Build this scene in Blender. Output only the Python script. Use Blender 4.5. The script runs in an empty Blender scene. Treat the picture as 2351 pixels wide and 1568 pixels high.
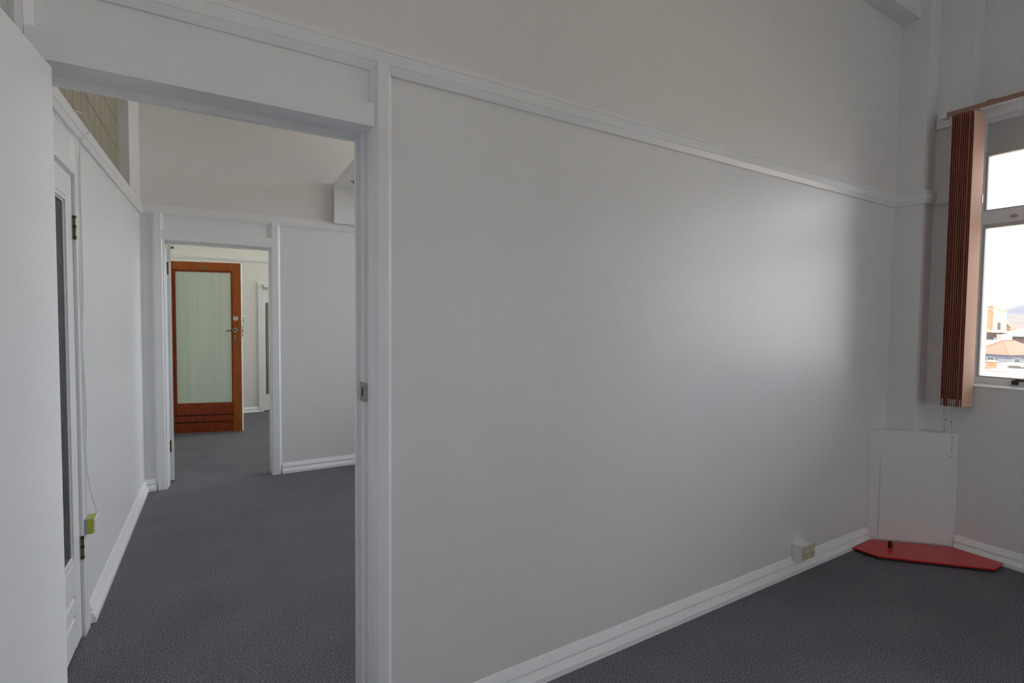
import bpy, bmesh, math, random
from mathutils import Matrix, Vector
random.seed(7)
S = bpy.context.scene
COL = S.collection
R = math.radians

# ------------------------------------------------------------------ camera
CAM_H = 1.42
yaw, pit, rol = R(30.4545), R(-2.22996), R(0.53703)
fwd = Vector((math.sin(yaw)*math.cos(pit), math.cos(yaw)*math.cos(pit), math.sin(pit)))
r0 = Vector((math.cos(yaw), -math.sin(yaw), 0)); u0 = r0.cross(fwd)
rt = math.cos(rol)*r0 + math.sin(rol)*u0
up = -math.sin(rol)*r0 + math.cos(rol)*u0
cam_d = bpy.data.cameras.new('camera'); cam = bpy.data.objects.new('camera', cam_d); COL.objects.link(cam)
cam_d.sensor_width = 36.0; cam_d.lens = 1147.06/2351*36.0; cam_d.clip_start = 0.02; cam_d.clip_end = 9000
cam.matrix_world = Matrix(((rt.x, up.x, -fwd.x, 0), (rt.y, up.y, -fwd.y, 0), (rt.z, up.z, -fwd.z, CAM_H), (0, 0, 0, 1)))
S.camera = cam

# ------------------------------------------------------------------ sky, sun, exposure
W = bpy.data.worlds.new('world'); S.world = W; W.use_nodes = True
bg = W.node_tree.nodes['Background']
bg.inputs[0].default_value = (0.905, 0.92, 1.0, 1); bg.inputs[1].default_value = 1.0
sun_d = bpy.data.lights.new('sun', 'SUN'); sun_d.energy = 2.4; sun_d.angle = R(1.0); sun_d.color = (1.0, 0.90, 0.76)
sun = bpy.data.objects.new('sun', sun_d); COL.objects.link(sun)
sun.rotation_euler = Vector((0.20, 0.10, -0.97)).to_track_quat('-Z', 'Y').to_euler()
sun.location = (-20, -10, 30)
vs = S.view_settings
S.display_settings.display_device = 'sRGB'
vs.view_transform = 'Standard'; vs.look = 'None'; vs.gamma = 1.0; vs.use_curve_mapping = False
vs.exposure = 2.72
S.cycles.max_bounces = 12; S.cycles.diffuse_bounces = 8; S.cycles.transparent_max_bounces = 12
S.cycles.sample_clamp_indirect = 6.0

def portal(name, y0, y1, z0, z1, x):
    d = bpy.data.lights.new(name, 'AREA'); d.shape = 'RECTANGLE'; d.size = z1-z0; d.size_y = y1-y0
    d.cycles.is_portal = True
    o = bpy.data.objects.new(name, d); COL.objects.link(o)
    o.location = (x, (y0+y1)/2, (z0+z1)/2); o.rotation_euler = (0, R(90), 0)
# window bays on the street wall: (near Y, far Y); after the first, unseen and added for brightness
BAYS = [(-0.62, 1.271), (-2.95, -1.05), (2.05, 4.75), (5.45, 8.30)]
WTOP = [2.76, 3.50, 3.60, 3.50]
for k, (a, b) in enumerate(BAYS):
    portal('daylight_portal', a, b, 1.08, WTOP[k]-0.04, 4.26)
# unseen window added behind the viewer for frontal light: (X from, X to)
BACK = [(2.35, 3.65)]; BTOP = 1.85
for a, b in BACK:
    d = bpy.data.lights.new('daylight_portal', 'AREA'); d.shape = 'RECTANGLE'; d.size = b-a; d.size_y = BTOP-1.04; d.cycles.is_portal = True
    o = bpy.data.objects.new('daylight_portal', d); COL.objects.link(o); o.location = ((a+b)/2, -3.33, (BTOP+1.04)/2); o.rotation_euler = (R(90), 0, 0)

# ------------------------------------------------------------------ materials
def new_mat(name):
    m = bpy.data.materials.new(name); m.use_nodes = True
    nt = m.node_tree; b = nt.nodes['Principled BSDF']
    return m, nt, b
def nd(nt, t, **kw):
    n = nt.nodes.new(t)
    for k, v in kw.items(): setattr(n, k, v)
    return n
def coords(nt, scale=(1, 1, 1)):
    g = nd(nt, 'ShaderNodeNewGeometry'); mp = nd(nt, 'ShaderNodeMapping')
    mp.inputs['Scale'].default_value = scale
    nt.links.new(g.outputs['Position'], mp.inputs['Vector'])
    return mp.outputs['Vector']
def noise(nt, vec, scale, detail=3, rough=0.5):
    n = nd(nt, 'ShaderNodeTexNoise'); n.inputs['Scale'].default_value = scale
    n.inputs['Detail'].default_value = detail; n.inputs['Roughness'].default_value = rough
    nt.links.new(vec, n.inputs['Vector']); return n.outputs['Fac']
def ramp(nt, fac, stops):
    r = nd(nt, 'ShaderNodeValToRGB'); e = r.color_ramp.elements
    while len(e) < len(stops): e.new(0.5)
    for i, (p, c) in enumerate(stops):
        e[i].position = p; e[i].color = (*c, 1)
    nt.links.new(fac, r.inputs[0]); return r.outputs[0]
def bump(nt, b, h, strength, dist):
    n = nd(nt, 'ShaderNodeBump'); n.inputs['Strength'].default_value = strength; n.inputs['Distance'].default_value = dist
    nt.links.new(h, n.inputs['Height']); nt.links.new(n.outputs[0], b.inputs['Normal'])
def plain(name, col, rough=0.5, metal=0.0, var=0.0, vscale=8, bmp=0.0, bscale=120, spec=0.5):
    m, nt, b = new_mat(name)
    b.inputs['Roughness'].default_value = rough; b.inputs['Metallic'].default_value = metal
    b.inputs['Specular IOR Level'].default_value = spec
    b.inputs['Base Color'].default_value = (*col, 1)
    if var:
        v = coords(nt); f = noise(nt, v, vscale, 4)
        lo = tuple(c*(1-var) for c in col); hi = tuple(min(1, c*(1+var)) for c in col)
        nt.links.new(ramp(nt, f, [(0.3, lo), (0.7, hi)]), b.inputs['Base Color'])
    if bmp:
        v = coords(nt); bump(nt, b, noise(nt, v, bscale, 3), bmp, 0.002)
    return m
M = {}
def wall_paint(name, col, rough):
    m, nt, b = new_mat(name)
    b.inputs['Roughness'].default_value = rough
    f = noise(nt, coords(nt), 2.2, 4)
    nt.links.new(ramp(nt, f, [(0.3, tuple(c*0.97 for c in col)), (0.7, col)]), b.inputs['Base Color'])
    v1 = noise(nt, coords(nt, (1, 1, 0.35)), 170, 2)
    v2 = noise(nt, coords(nt, (1, 1, 0.5)), 24, 3)
    v3 = noise(nt, coords(nt, (1, 1, 0.22)), 7, 3)
    a = nd(nt, 'ShaderNodeMath', operation='MULTIPLY_ADD'); nt.links.new(v2, a.inputs[0]); a.inputs[1].default_value = 1.5
    nt.links.new(v1, a.inputs[2])
    c = nd(nt, 'ShaderNodeMath', operation='MULTIPLY_ADD'); nt.links.new(v3, c.inputs[0]); c.inputs[1].default_value = 3.0
    nt.links.new(a.outputs[0], c.inputs[2])
    bump(nt, b, c.outputs[0], 0.13, 0.0022)
    return m
M['wall'] = wall_paint('white wall paint', (0.80, 0.80, 0.80), 0.38)
M['plaster'] = wall_paint('white plaster paint', (0.80, 0.785, 0.765), 0.46)
M['ceil'] = plain('ceiling paint', (0.82, 0.815, 0.80), 0.8)
M['trim'] = plain('white gloss paint', (0.82, 0.83, 0.84), 0.3, var=0.02, vscale=5, bmp=0.12, bscale=45)
M['skirt'] = plain('bright gloss skirting paint', (0.92, 0.925, 0.93), 0.22, bmp=0.1, bscale=40)
M['door'] = plain('white door paint', (0.82, 0.825, 0.83), 0.35, bmp=0.08, bscale=60)
def carpet():
    m, nt, b = new_mat('charcoal loop carpet'); b.inputs['Roughness'].default_value = 1.0
    b.inputs['Specular IOR Level'].default_value = 0.1
    f1 = noise(nt, coords(nt), 215, 2, 0.75); f2 = noise(nt, coords(nt), 3.0, 4)
    c1 = ramp(nt, f1, [(0.35, (0.034, 0.0335, 0.040)), (0.45, (0.130, 0.127, 0.145)), (0.55, (0.228, 0.223, 0.251)), (0.67, (0.41, 0.40, 0.44))])
    c2 = ramp(nt, f2, [(0.3, (0.86, 0.86, 0.88)), (0.7, (1.0, 1.0, 1.0))])
    mx = nd(nt, 'ShaderNodeMix', data_type='RGBA', blend_type='MULTIPLY'); mx.inputs[0].default_value = 1
    nt.links.new(c1, mx.inputs[6]); nt.links.new(c2, mx.inputs[7]); nt.links.new(mx.outputs[2], b.inputs['Base Color'])
    vo = nd(nt, 'ShaderNodeTexVoronoi'); vo.inputs['Scale'].default_value = 170
    nt.links.new(coords(nt), vo.inputs['Vector'])
    ad = nd(nt, 'ShaderNodeMath', operation='ADD'); nt.links.new(vo.outputs['Distance'], ad.inputs[0]); nt.links.new(f1, ad.inputs[1])
    bump(nt, b, ad.outputs[0], 0.6, 0.004)
    return m
M['carpet'] = carpet()
def timber(name, dark, mid, light, rough):
    m, nt, b = new_mat(name); b.inputs['Roughness'].default_value = rough; b.inputs['Specular IOR Level'].default_value = 0.25
    f = noise(nt, coords(nt, (9, 9, 0.9)), 9, 6, 0.6)
    nt.links.new(ramp(nt, f, [(0.28, dark), (0.52, mid), (0.75, light)]), b.inputs['Base Color'])
    return m
M['timber'] = timber('orange stained timber', (0.27, 0.065, 0.010), (0.39, 0.102, 0.015), (0.46, 0.135, 0.02), 0.32)
M['timber_red'] = timber('reddish stained timber', (0.16, 0.024, 0.008), (0.28, 0.045, 0.012), (0.37, 0.08, 0.018), 0.3)
def frosted():
    m, nt, b = new_mat('pale green frosted glass')
    b.inputs['Roughness'].default_value = 0.45
    f = noise(nt, coords(nt, (6, 6, 0.25)), 2.5, 3)
    c = ramp(nt, f, [(0.3, (0.74, 0.83, 0.73)), (0.7, (0.84, 0.90, 0.82))])
    nt.links.new(c, b.inputs['Base Color'])
    tr = nd(nt, 'ShaderNodeBsdfTranslucent'); nt.links.new(c, tr.inputs[0])
    mx = nd(nt, 'ShaderNodeMixShader'); mx.inputs[0].default_value = 0.35
    out = nt.nodes['Material Output']
    nt.links.new(b.outputs[0], mx.inputs[1]); nt.links.new(tr.outputs[0], mx.inputs[2]); nt.links.new(mx.outputs[0], out.inputs[0])
    return m
M['frosted'] = frosted()
def reeded():
    m, nt, b = new_mat('dark reeded glass'); b.inputs['Roughness'].default_value = 0.12
    w = nd(nt, 'ShaderNodeTexWave', wave_type='BANDS', bands_direction='Y'); w.inputs['Scale'].default_value = 14
    w.inputs['Distortion'].default_value = 0.3
    nt.links.new(coords(nt), w.inputs['Vector'])
    nt.links.new(ramp(nt, w.outputs['Fac'], [(0.0, (0.018, 0.022, 0.02)), (1.0, (0.06, 0.068, 0.062))]), b.inputs['Base Color'])
    bump(nt, b, w.outputs['Fac'], 0.5, 0.004)
    return m
M['reeded'] = reeded()
def window_glass():
    m, nt, b = new_mat('window glass')
    tr = nd(nt, 'ShaderNodeBsdfTransparent'); tr.inputs[0].default_value = (0.97, 0.985, 0.98, 1)
    gl = nd(nt, 'ShaderNodeBsdfGlossy'); gl.inputs['Roughness'].default_value = 0.02
    fr = nd(nt, 'ShaderNodeFresnel'); fr.inputs[0].default_value = 1.45
    mx = nd(nt, 'ShaderNodeMixShader'); out = nt.nodes['Material Output']
    nt.links.new(fr.outputs[0], mx.inputs[0]); nt.links.new(tr.outputs[0], mx.inputs[1]); nt.links.new(gl.outputs[0], mx.inputs[2])
    nt.links.new(mx.outputs[0], out.inputs[0]); nt.nodes.remove(b)
    return m
M['glass'] = window_glass()
def fabric(name, c_lo, c_hi):
    m, nt, b = new_mat(name); b.inputs['Roughness'].default_value = 0.8
    f = noise(nt, coords(nt, (1, 1, 0.3)), 300, 2)
    c = ramp(nt, f, [(0.3, c_lo), (0.7, c_hi)])
    nt.links.new(c, b.inputs['Base Color'])
    tr = nd(nt, 'ShaderNodeBsdfTranslucent'); tr.inputs[0].default_value = (0.42, 0.12, 0.08, 1)
    mx = nd(nt, 'ShaderNodeMixShader'); mx.inputs[0].default_value = 0.12
    out = nt.nodes['Material Output']
    nt.links.new(b.outputs[0], mx.inputs[1]); nt.links.new(tr.outputs[0], mx.inputs[2]); nt.links.new(mx.outputs[0], out.inputs[0])
    return m
M['fabric'] = fabric('red brown blind fabric', (0.48, 0.18, 0.135), (0.56, 0.23, 0.18))
M['lit_fabric'] = fabric('window-lit salmon blind fabric', (0.92, 0.57, 0.42), (0.95, 0.62, 0.47))  # paler copy of the blind fabric: window light painted into the end vane
M['track'] = plain('brown track facing', (0.36, 0.19, 0.135), 0.5)
M['plastic'] = plain('white plastic', (0.82, 0.82, 0.80), 0.35)
M['cream'] = plain('aged cream plastic', (0.62, 0.55, 0.36), 0.35)
M['vent'] = plain('grey green vent', (0.16, 0.165, 0.13), 0.7)
M['slot'] = plain('dark slots', (0.02, 0.02, 0.018), 0.6)
M['brass'] = plain('aged brass', (0.20, 0.15, 0.085), 0.35, 0.9, var=0.4, vscale=60)
M['rust'] = plain('rusty brown hinge', (0.20, 0.085, 0.04), 0.5, 0.4, var=0.4, vscale=60)
M['steel'] = plain('worn steel', (0.42, 0.40, 0.36), 0.3, 0.9, var=0.2, vscale=80)
M['chrome'] = plain('satin chrome', (0.70, 0.72, 0.72), 0.25, 0.9)
M['bronze'] = plain('dark bronze', (0.05, 0.035, 0.02), 0.4, 0.7)
M['red'] = plain('red gloss floor paint', (0.58, 0.028, 0.030), 0.2, spec=0.35, var=0.1, vscale=6, bmp=0.08, bscale=30)
M['redwood'] = plain('dark red cap', (0.045, 0.008, 0.008), 0.25)
M['edge'] = plain('dark board edge', (0.03, 0.008, 0.007), 0.6)
M['lime'] = plain('lime yellow plastic', (0.48, 0.52, 0.02), 0.4)
M['boxgrey'] = plain('grey plastic', (0.38, 0.40, 0.43), 0.4)
M['cable'] = plain('white cable', (0.72, 0.72, 0.70), 0.4)
M['tile'] = plain('olive beige tile', (0.33, 0.305, 0.225), 0.45, var=0.06, vscale=7)
M['grout'] = plain('dark grout', (0.12, 0.105, 0.07), 0.9)
M['beige'] = plain('beige weight', (0.50, 0.43, 0.33), 0.6)
M['bead'] = plain('brown beads', (0.12, 0.08, 0.05), 0.5)
M['number'] = plain('verdigris brass number', (0.20, 0.19, 0.085), 0.5, 0.4)
M['greyglass'] = plain('grey green door glass', (0.30, 0.34, 0.32), 0.25)
M['oak'] = plain('oak bead', (0.36, 0.27, 0.17), 0.5)
M['putty'] = plain('cream window putty', (0.55, 0.535, 0.49), 0.5, var=0.06, vscale=30)
M['winpaint'] = plain('white window paint', (0.86, 0.86, 0.85), 0.4, var=0.03, vscale=12)
M['panelpaint'] = plain('grey white panel paint', (0.56, 0.55, 0.54), 0.5)
# outside
def brick(name, c1, c2, mortar, sc):
    m, nt, b = new_mat(name); b.inputs['Roughness'].default_value = 0.9
    t = nd(nt, 'ShaderNodeTexBrick'); t.inputs['Scale'].default_value = sc
    t.inputs['Color1'].default_value = (*c1, 1); t.inputs['Color2'].default_value = (*c2, 1); t.inputs['Mortar'].default_value = (*mortar, 1)
    g = nd(nt, 'ShaderNodeNewGeometry'); sp = nd(nt, 'ShaderNodeSeparateXYZ'); cb = nd(nt, 'ShaderNodeCombineXYZ')
    nt.links.new(g.outputs['Position'], sp.inputs[0]); nt.links.new(sp.outputs[1], cb.inputs[0]); nt.links.new(sp.outputs[2], cb.inputs[1])
    nt.links.new(cb.outputs[0], t.inputs['Vector']); nt.links.new(t.outputs['Color'], b.inputs['Base Color'])
    return m
M['brick'] = brick('orange brick', (0.27, 0.12, 0.055), (0.22, 0.09, 0.045), (0.27, 0.2, 0.14), 3.0)
M['brick2'] = brick('dark red brick', (0.10, 0.045, 0.035), (0.08, 0.035, 0.03), (0.13, 0.1, 0.09), 2.0)
M['render'] = plain('cream render', (0.290, 0.250, 0.180), 0.9, var=0.08, vscale=0.4)
M['white_ext'] = plain('white render', (0.310, 0.300, 0.285), 0.9, var=0.05, vscale=0.5)
M['pink_ext'] = plain('pale pink render', (0.230, 0.200, 0.190), 0.9)
M['slate'] = plain('blue grey cladding', (0.065, 0.070, 0.095), 0.8, var=0.15, vscale=0.8)
M['stone'] = plain('grey stone wall', (0.130, 0.140, 0.150), 0.9, var=0.3, vscale=3)
M['roof'] = plain('orange iron roof', (0.19, 0.040, 0.017), 0.6, var=0.08, vscale=0.5)
M['roof2'] = plain('red iron roof', (0.10, 0.030, 0.024), 0.6)
M['roof_ridge'] = plain('pale red ridge capping', (0.16, 0.048, 0.03), 0.6)
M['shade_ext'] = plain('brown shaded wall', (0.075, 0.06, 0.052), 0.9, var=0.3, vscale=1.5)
M['dark_ext'] = plain('dark shaded boards', (0.035, 0.033, 0.030), 0.9)
M['cap'] = plain('weathered stone cap', (0.065, 0.058, 0.050), 0.9)
M['cap2'] = plain('sandstone cap', (0.250, 0.210, 0.160), 0.9)
M['hill'] = plain('haze-tinted forested hill', (0.036, 0.040, 0.052), 1.0, var=0.12, vscale=0.01)  # blue grey of the distance haze is put into the base colour
M['hill2'] = plain('dry brown slope', (0.055, 0.047, 0.043), 1.0, var=0.3, vscale=0.03)
M['ground'] = plain('pale street ground', (0.38, 0.34, 0.285), 1.0, var=0.15, vscale=0.1)
M['truss'] = plain('timber gable', (0.160, 0.100, 0.055), 0.9)
M['darkglass'] = plain('dark pane', (0.025, 0.028, 0.033), 0.2)

# ------------------------------------------------------------------ mesh helpers
def bm_new(): return bmesh.new()
def box(bm, x0, x1, y0, y1, z0, z1, mx=None):
    vs_ = [bm.verts.new(p) for p in ((x0, y0, z0), (x1, y0, z0), (x1, y1, z0), (x0, y1, z0), (x0, y0, z1), (x1, y0, z1), (x1, y1, z1), (x0, y1, z1))]
    for f in ((0, 3, 2, 1), (4, 5, 6, 7), (0, 1, 5, 4), (1, 2, 6, 5), (2, 3, 7, 6), (3, 0, 4, 7)):
        bm.faces.new([vs_[i] for i in f])
    if mx is not None:
        for v in vs_: v.co = mx @ v.co
    return vs_
def B(x0, x1, y0, y1, z0, z1, mx=None, bev=0.0):
    bm = bm_new(); box(bm, min(x0, x1), max(x0, x1), min(y0, y1), max(y0, y1), min(z0, z1), max(z0, z1), mx)
    if bev: bevel(bm, bev)
    return bm
def boxes(lst):
    bm = bm_new()
    for t in lst: box(bm, *t)
    return bm
def bevel(bm, w, seg=2):
    bmesh.ops.bevel(bm, geom=bm.edges[:], offset=w, segments=seg, affect='EDGES', profile=0.5, clamp_overlap=True)
def prism(pts, axis, lo, hi, bm=None):
    """closed polygon extruded along an axis: axis x -> (y,z), y -> (x,z), z -> (x,y)"""
    bm = bm or bm_new()
    def P(a, b, t): return {'x': (t, a, b), 'y': (a, t, b), 'z': (a, b, t)}[axis]
    A = [bm.verts.new(P(a, b, lo)) for a, b in pts]; C = [bm.verts.new(P(a, b, hi)) for a, b in pts]
    n = len(pts)
    bm.faces.new(A); bm.faces.new(C[::-1])
    for i in range(n):
        j = (i+1) % n; bm.faces.new((A[j], A[i], C[i], C[j]))
    bmesh.ops.recalc_face_normals(bm, faces=bm.faces[:])
    return bm
def sweep(profile, path):
    """closed profile (out, z) swept along path of (x, y, zoff); out is to the right of travel, mitred"""
    bm = bm_new(); n = len(path); rows = []
    d = [(Vector(path[i+1][:2])-Vector(path[i][:2])).normalized() for i in range(n-1)]
    for i in range(n):
        a = d[max(i-1, 0)]; b = d[min(i, n-2)]
        na = Vector((a.y, -a.x)); nb = Vector((b.y, -b.x))
        m = (na+nb); m = m/max(m.dot(nb), 1e-6) if m.length > 1e-6 else nb
        rows.append([bm.verts.new((path[i][0]+m.x*o, path[i][1]+m.y*o, path[i][2]+z)) for o, z in profile])
    k = len(profile)
    for i in range(n-1):
        for j in range(k):
            q = (j+1) % k; bm.faces.new((rows[i][j], rows[i][q], rows[i+1][q], rows[i+1][j]))
    bm.faces.new(rows[0]); bm.faces.new(rows[-1][::-1])
    bmesh.ops.recalc_face_normals(bm, faces=bm.faces[:])
    return bm
def cyl(bm, p0, p1, r0_, r1_=None, seg=16, caps=True):
    r1_ = r0_ if r1_ is None else r1_
    p0 = Vector(p0); p1 = Vector(p1); ax = (p1-p0).normalized()
    t = ax.orthogonal().normalized(); s = ax.cross(t)
    A = []; C = []
    for i in range(seg):
        a = 2*math.pi*i/seg; dv = math.cos(a)*t + math.sin(a)*s
        A.append(bm.verts.new(p0+dv*r0_)); C.append(bm.verts.new(p1+dv*r1_))
    for i in range(seg):
        j = (i+1) % seg; bm.faces.new((A[i], A[j], C[j], C[i]))
    if caps: bm.faces.new(A[::-1]); bm.faces.new(C)
    return bm
def tube(pts, r, seg=8, bm=None):
    bm = bm or bm_new(); pts = [Vector(p) for p in pts]
    sm = []
    for i in range(len(pts)-1):                                   # Catmull-Rom smoothing
        p0 = pts[max(i-1, 0)]; p1 = pts[i]; p2 = pts[i+1]; p3 = pts[min(i+2, len(pts)-1)]
        for k in range(5):
            t = k/5
            sm.append(0.5*((2*p1)+(p2-p0)*t+(2*p0-5*p1+4*p2-p3)*t*t+(3*p1-p0-3*p2+p3)*t**3))
    sm.append(pts[-1]); rows = []
    ref = Vector((0.3, 0.9, 0.1)).normalized()
    for i, p in enumerate(sm):
        ax = (sm[min(i+1, len(sm)-1)]-sm[max(i-1, 0)]).normalized()
        t = ax.cross(ref).normalized(); s = ax.cross(t)
        rows.append([bm.verts.new(p+r*(math.cos(2*math.pi*k/seg)*t+math.sin(2*math.pi*k/seg)*s)) for k in range(seg)])
    for i in range(len(rows)-1):
        for k in range(seg):
            j = (k+1) % seg; bm.faces.new((rows[i][k], rows[i][j], rows[i+1][j], rows[i+1][k]))
    bm.faces.new(rows[0][::-1]); bm.faces.new(rows[-1])
    return bm
ORG = {}
def tag(o, label, cat, group=None, kind=None):
    if label: o['label'] = label
    if cat: o['category'] = cat
    if group: o['group'] = group
    if kind: o['kind'] = kind
    return o
def obj(name, bm, mat, parent=None, label=None, smooth=False):
    """world-space bmesh -> one mesh object with its origin at its base"""
    bmesh.ops.recalc_face_normals(bm, faces=bm.faces[:])
    cs = [v.co for v in bm.verts]
    o3 = Vector(((min(c.x for c in cs)+max(c.x for c in cs))/2, (min(c.y for c in cs)+max(c.y for c in cs))/2, min(c.z for c in cs)))
    for v in bm.verts: v.co -= o3
    me = bpy.data.meshes.new(name); bm.to_mesh(me); bm.free()
    me.materials.append(M[mat])
    if smooth:
        for p in me.polygons: p.use_smooth = True
        try: me.set_sharp_from_angle(angle=R(40))
        except Exception: pass
    o = bpy.data.objects.new(name, me); COL.objects.link(o); ORG[o] = o3
    if parent: o.parent = parent; o.location = o3-ORG[parent]
    else: o.location = o3
    if label: o['label'] = label
    return o
def thing(name, loc, label, cat, group=None, kind=None):
    o = bpy.data.objects.new(name, None); COL.objects.link(o); o.empty_display_size = 0.1
    o.location = loc; ORG[o] = Vector(loc)
    return tag(o, label, cat, group, kind)
def struct(name, bm, mat, label, cat='wall', parent=None):
    o = obj(name, bm, mat, parent); tag(o, label, cat, kind='structure'); return o
def copy_mesh(src, name, parent, world_loc):
    o = bpy.data.objects.new(name, src.data); COL.objects.link(o); ORG[o] = Vector(world_loc)
    o.parent = parent; o.location = Vector(world_loc)-(ORG[parent] if parent else Vector()); return o

# ------------------------------------------------------------------ levels
ZC = 3.75
PA = 1.605      # panel face of the partition
UA = 1.600      # plaster above the picture rail
BA = 1.72       # back of the partition
XW = 4.02       # window wall
FA = 5.02       # far wall face in the second room
XL = -0.535     # left wall panel face in the second room
Y3 = 8.59       # back wall of the third room

# ------------------------------------------------------------------ floor, ceiling, walls
struct('floor', B(-0.9, 4.42, -3.4, 8.8, -0.2, 0.0), 'carpet', 'charcoal grey speckled loop carpet running through all rooms', 'floor')
struct('ceiling', B(-1.0, 4.42, -3.4, 8.8, ZC, ZC+0.2), 'ceil', 'plain white ceiling above the rooms', 'ceiling')
wf = struct('wall_front', boxes([(0.47, 4.3, PA, BA, 0, 2.24), (-0.9, -0.395, PA, BA, 0, 2.24)]), 'wall', 'large white painted partition wall with doorway and picture rail')
obj('upper_wall', B(-0.9, 4.3, UA, BA, 2.24, ZC), 'plaster', wf, 'warm off-white plaster above the picture rail')
wbk = [(-0.9, 4.42, -3.4, -3.2, 0, 1.035), (-0.9, 4.42, -3.4, -3.2, BTOP, ZC)]
ed = [-0.9] + [v for p in BACK for v in p] + [4.42]
for i in range(0, len(ed), 2): wbk.append((ed[i], ed[i+1], -3.4, -3.2, 1.035, BTOP))
struct('wall_back', boxes(wbk), 'wall', 'white wall behind the viewer of the first room')
struct('wall_left', B(-0.9, -0.62, -3.2, PA, 0, ZC), 'wall', 'white side wall behind the open white door')
wr = [(XW, 4.42, -3.4, 8.8, 0, 1.046)]
ed = [-3.4] + [v for a, b in sorted(BAYS) for v in (a, b)] + [8.8]
for i in range(0, len(ed), 2): wr.append((XW, 4.42, ed[i], ed[i+1], 1.046, ZC))
for (a, b), zt in zip(BAYS, WTOP): wr.append((4.16, 4.42, a, b, zt, ZC))
struct('wall_right', boxes(wr), 'wall', 'white street wall with window recess beside the corner pillar')
struct('wall_pillar', B(3.872, XW, 1.445, PA, 0, ZC), 'wall', 'narrow white pillar in the corner beside the blind', 'pillar')
struct('ceiling_beam', B(-0.62, 3.872, 1.498, UA, 3.372, ZC), 'plaster', 'shallow white ceiling beam along the top of the partition wall', 'beam')
# second room
ws = [(-0.80, XL, BA, 2.02, 0, 2.272), (-0.80, XL, 2.845, FA+0.02, 0, 2.272), (-0.80, -0.60, 2.02, 2.845, 0, 2.272), (-0.80, XL, 2.02, 2.845, 2.03, 2.272),
      (-0.80, -0.53, BA, 2.2, 2.272, ZC), (-0.80, -0.53, 4.47, FA+0.02, 2.272, ZC), (-0.80, -0.53, 2.2, 4.47, 3.02, ZC), (-0.80, -0.60, 2.2, 4.47, 2.272, 3.02)]
bm = boxes(ws)
prism([(4.47, 3.02), (4.47, 2.93), (4.38, 3.02)], 'x', -0.60, -0.53, bm)
prism([(2.2, 3.02), (2.2, 2.93), (2.29, 3.02)], 'x', -0.60, -0.53, bm)
struct('wall_side', bm, 'wall', 'white side wall of the second room with glazed door and tiled recess')
wf = struct('wall_far', boxes([(-0.8, -0.42, FA, FA+0.13, 0, 2.31), (0.47, XW, FA, FA+0.13, 0, 2.31)]), 'wall',
       'white far wall of the second room with inner doorway')
obj('upper_wall', B(-0.8, XW, FA, FA+0.13, 2.31, ZC), 'plaster', wf, 'warm off-white plaster above the picture rail')
struct('wall_rear', boxes([(-0.8, 0.60, Y3, 8.8, 0, ZC), (1.5, 4.42, Y3, 8.8, 0, ZC), (0.60, 1.5, Y3, 8.8, 1.95, ZC), (0.6, 1.5, 8.74, 8.8, 0, 1.95)]), 'plaster',
       'white rear wall of the third room behind the timber door')
struct('wall_inner', B(-0.9, -0.60, FA+0.13, Y3, 0, ZC), 'plaster', 'white side wall of the third room beside the timber door')

# ------------------------------------------------------------------ picture rails, skirtings
RAIL = [(0.0, 2.1985), (0.0125, 2.1990), (0.0222, 2.2215), (0.0225, 2.2228), (0.025, 2.2236), (0.025, 2.2590), (0.0205, 2.2602), (0.0205, 2.2612), (0.0235, 2.2618), (0.0215, 2.2785), (0.006, 2.2795), (-0.004, 2.2795), (-0.004, 2.198)]
struct('trim_1', sweep(RAIL, [(-0.62, PA, 0), (2.114, PA, 0)]), 'trim', 'left length of white picture rail above doorway and partition', 'picture rail')
struct('trim_2', sweep(RAIL, [(2.1152, PA, 0), (3.872, PA, 0), (3.872, 1.445, 0), (XW, 1.445, 0), (XW, 1.273, 0)]), 'trim',
       'right length of white picture rail turning round the corner pillar', 'picture rail')
SK = [(0.0, 0.096), (0.0035, 0.0955), (0.0165, 0.061), (0.0160, 0.0585), (0.0050, 0.0545), (0.0055, 0.0490), (0.0165, 0.0465), (0.0270, 0.0225), (0.0275, 0.0), (-0.003, 0.0), (-0.003, 0.096)]
struct('baseboard_front', sweep(SK, [(0.488, PA, 0), (3.672, PA, 0)]), 'skirt', 'white moulded skirting along the large partition wall', 'skirting')
struct('baseboard_right', sweep(SK, [(XW, 1.262, 0), (XW, -3.2, 0)]), 'skirt', 'white moulded skirting under the window behind the red board', 'skirting')
struct('baseboard_back', sweep(SK, [(XW, -3.2, 0), (-0.62, -3.2, 0)]), 'skirt', 'white skirting on the wall behind the viewer', 'skirting')
R2 = [(XL, BA, 0.0), (XL, 2.9, 0.016), (XL, FA, 0.064), (1.0, FA, 0.078), (XW, FA, 0.082)]
struct('trim_3', sweep(RAIL, R2), 'trim', 'white picture rail round the second room under the tiled recess', 'picture rail')
struct('baseboard_left', sweep(SK, [(XL, 2.945, 0), (XL, FA, 0), (-0.455, FA, 0)]), 'skirt', 'white skirting beside the glazed white door turning the far corner', 'skirting')
struct('baseboard_far', sweep(SK, [(0.494, FA, 0), (XW, FA, 0)]), 'skirt', 'white skirting on the far wall right of the inner doorway', 'skirting')
struct('trim_4', sweep(RAIL, [(-0.60, Y3, 0.098), (XW, Y3, 0.098)]), 'trim', 'white picture rail on the rear wall above the timber door', 'picture rail')
struct('baseboard_rear', sweep(SK, [(-0.60, Y3, -0.015), (0.526, Y3, -0.015)]), 'skirt', 'short white skirting on the rear wall beside the timber door', 'skirting')

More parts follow.
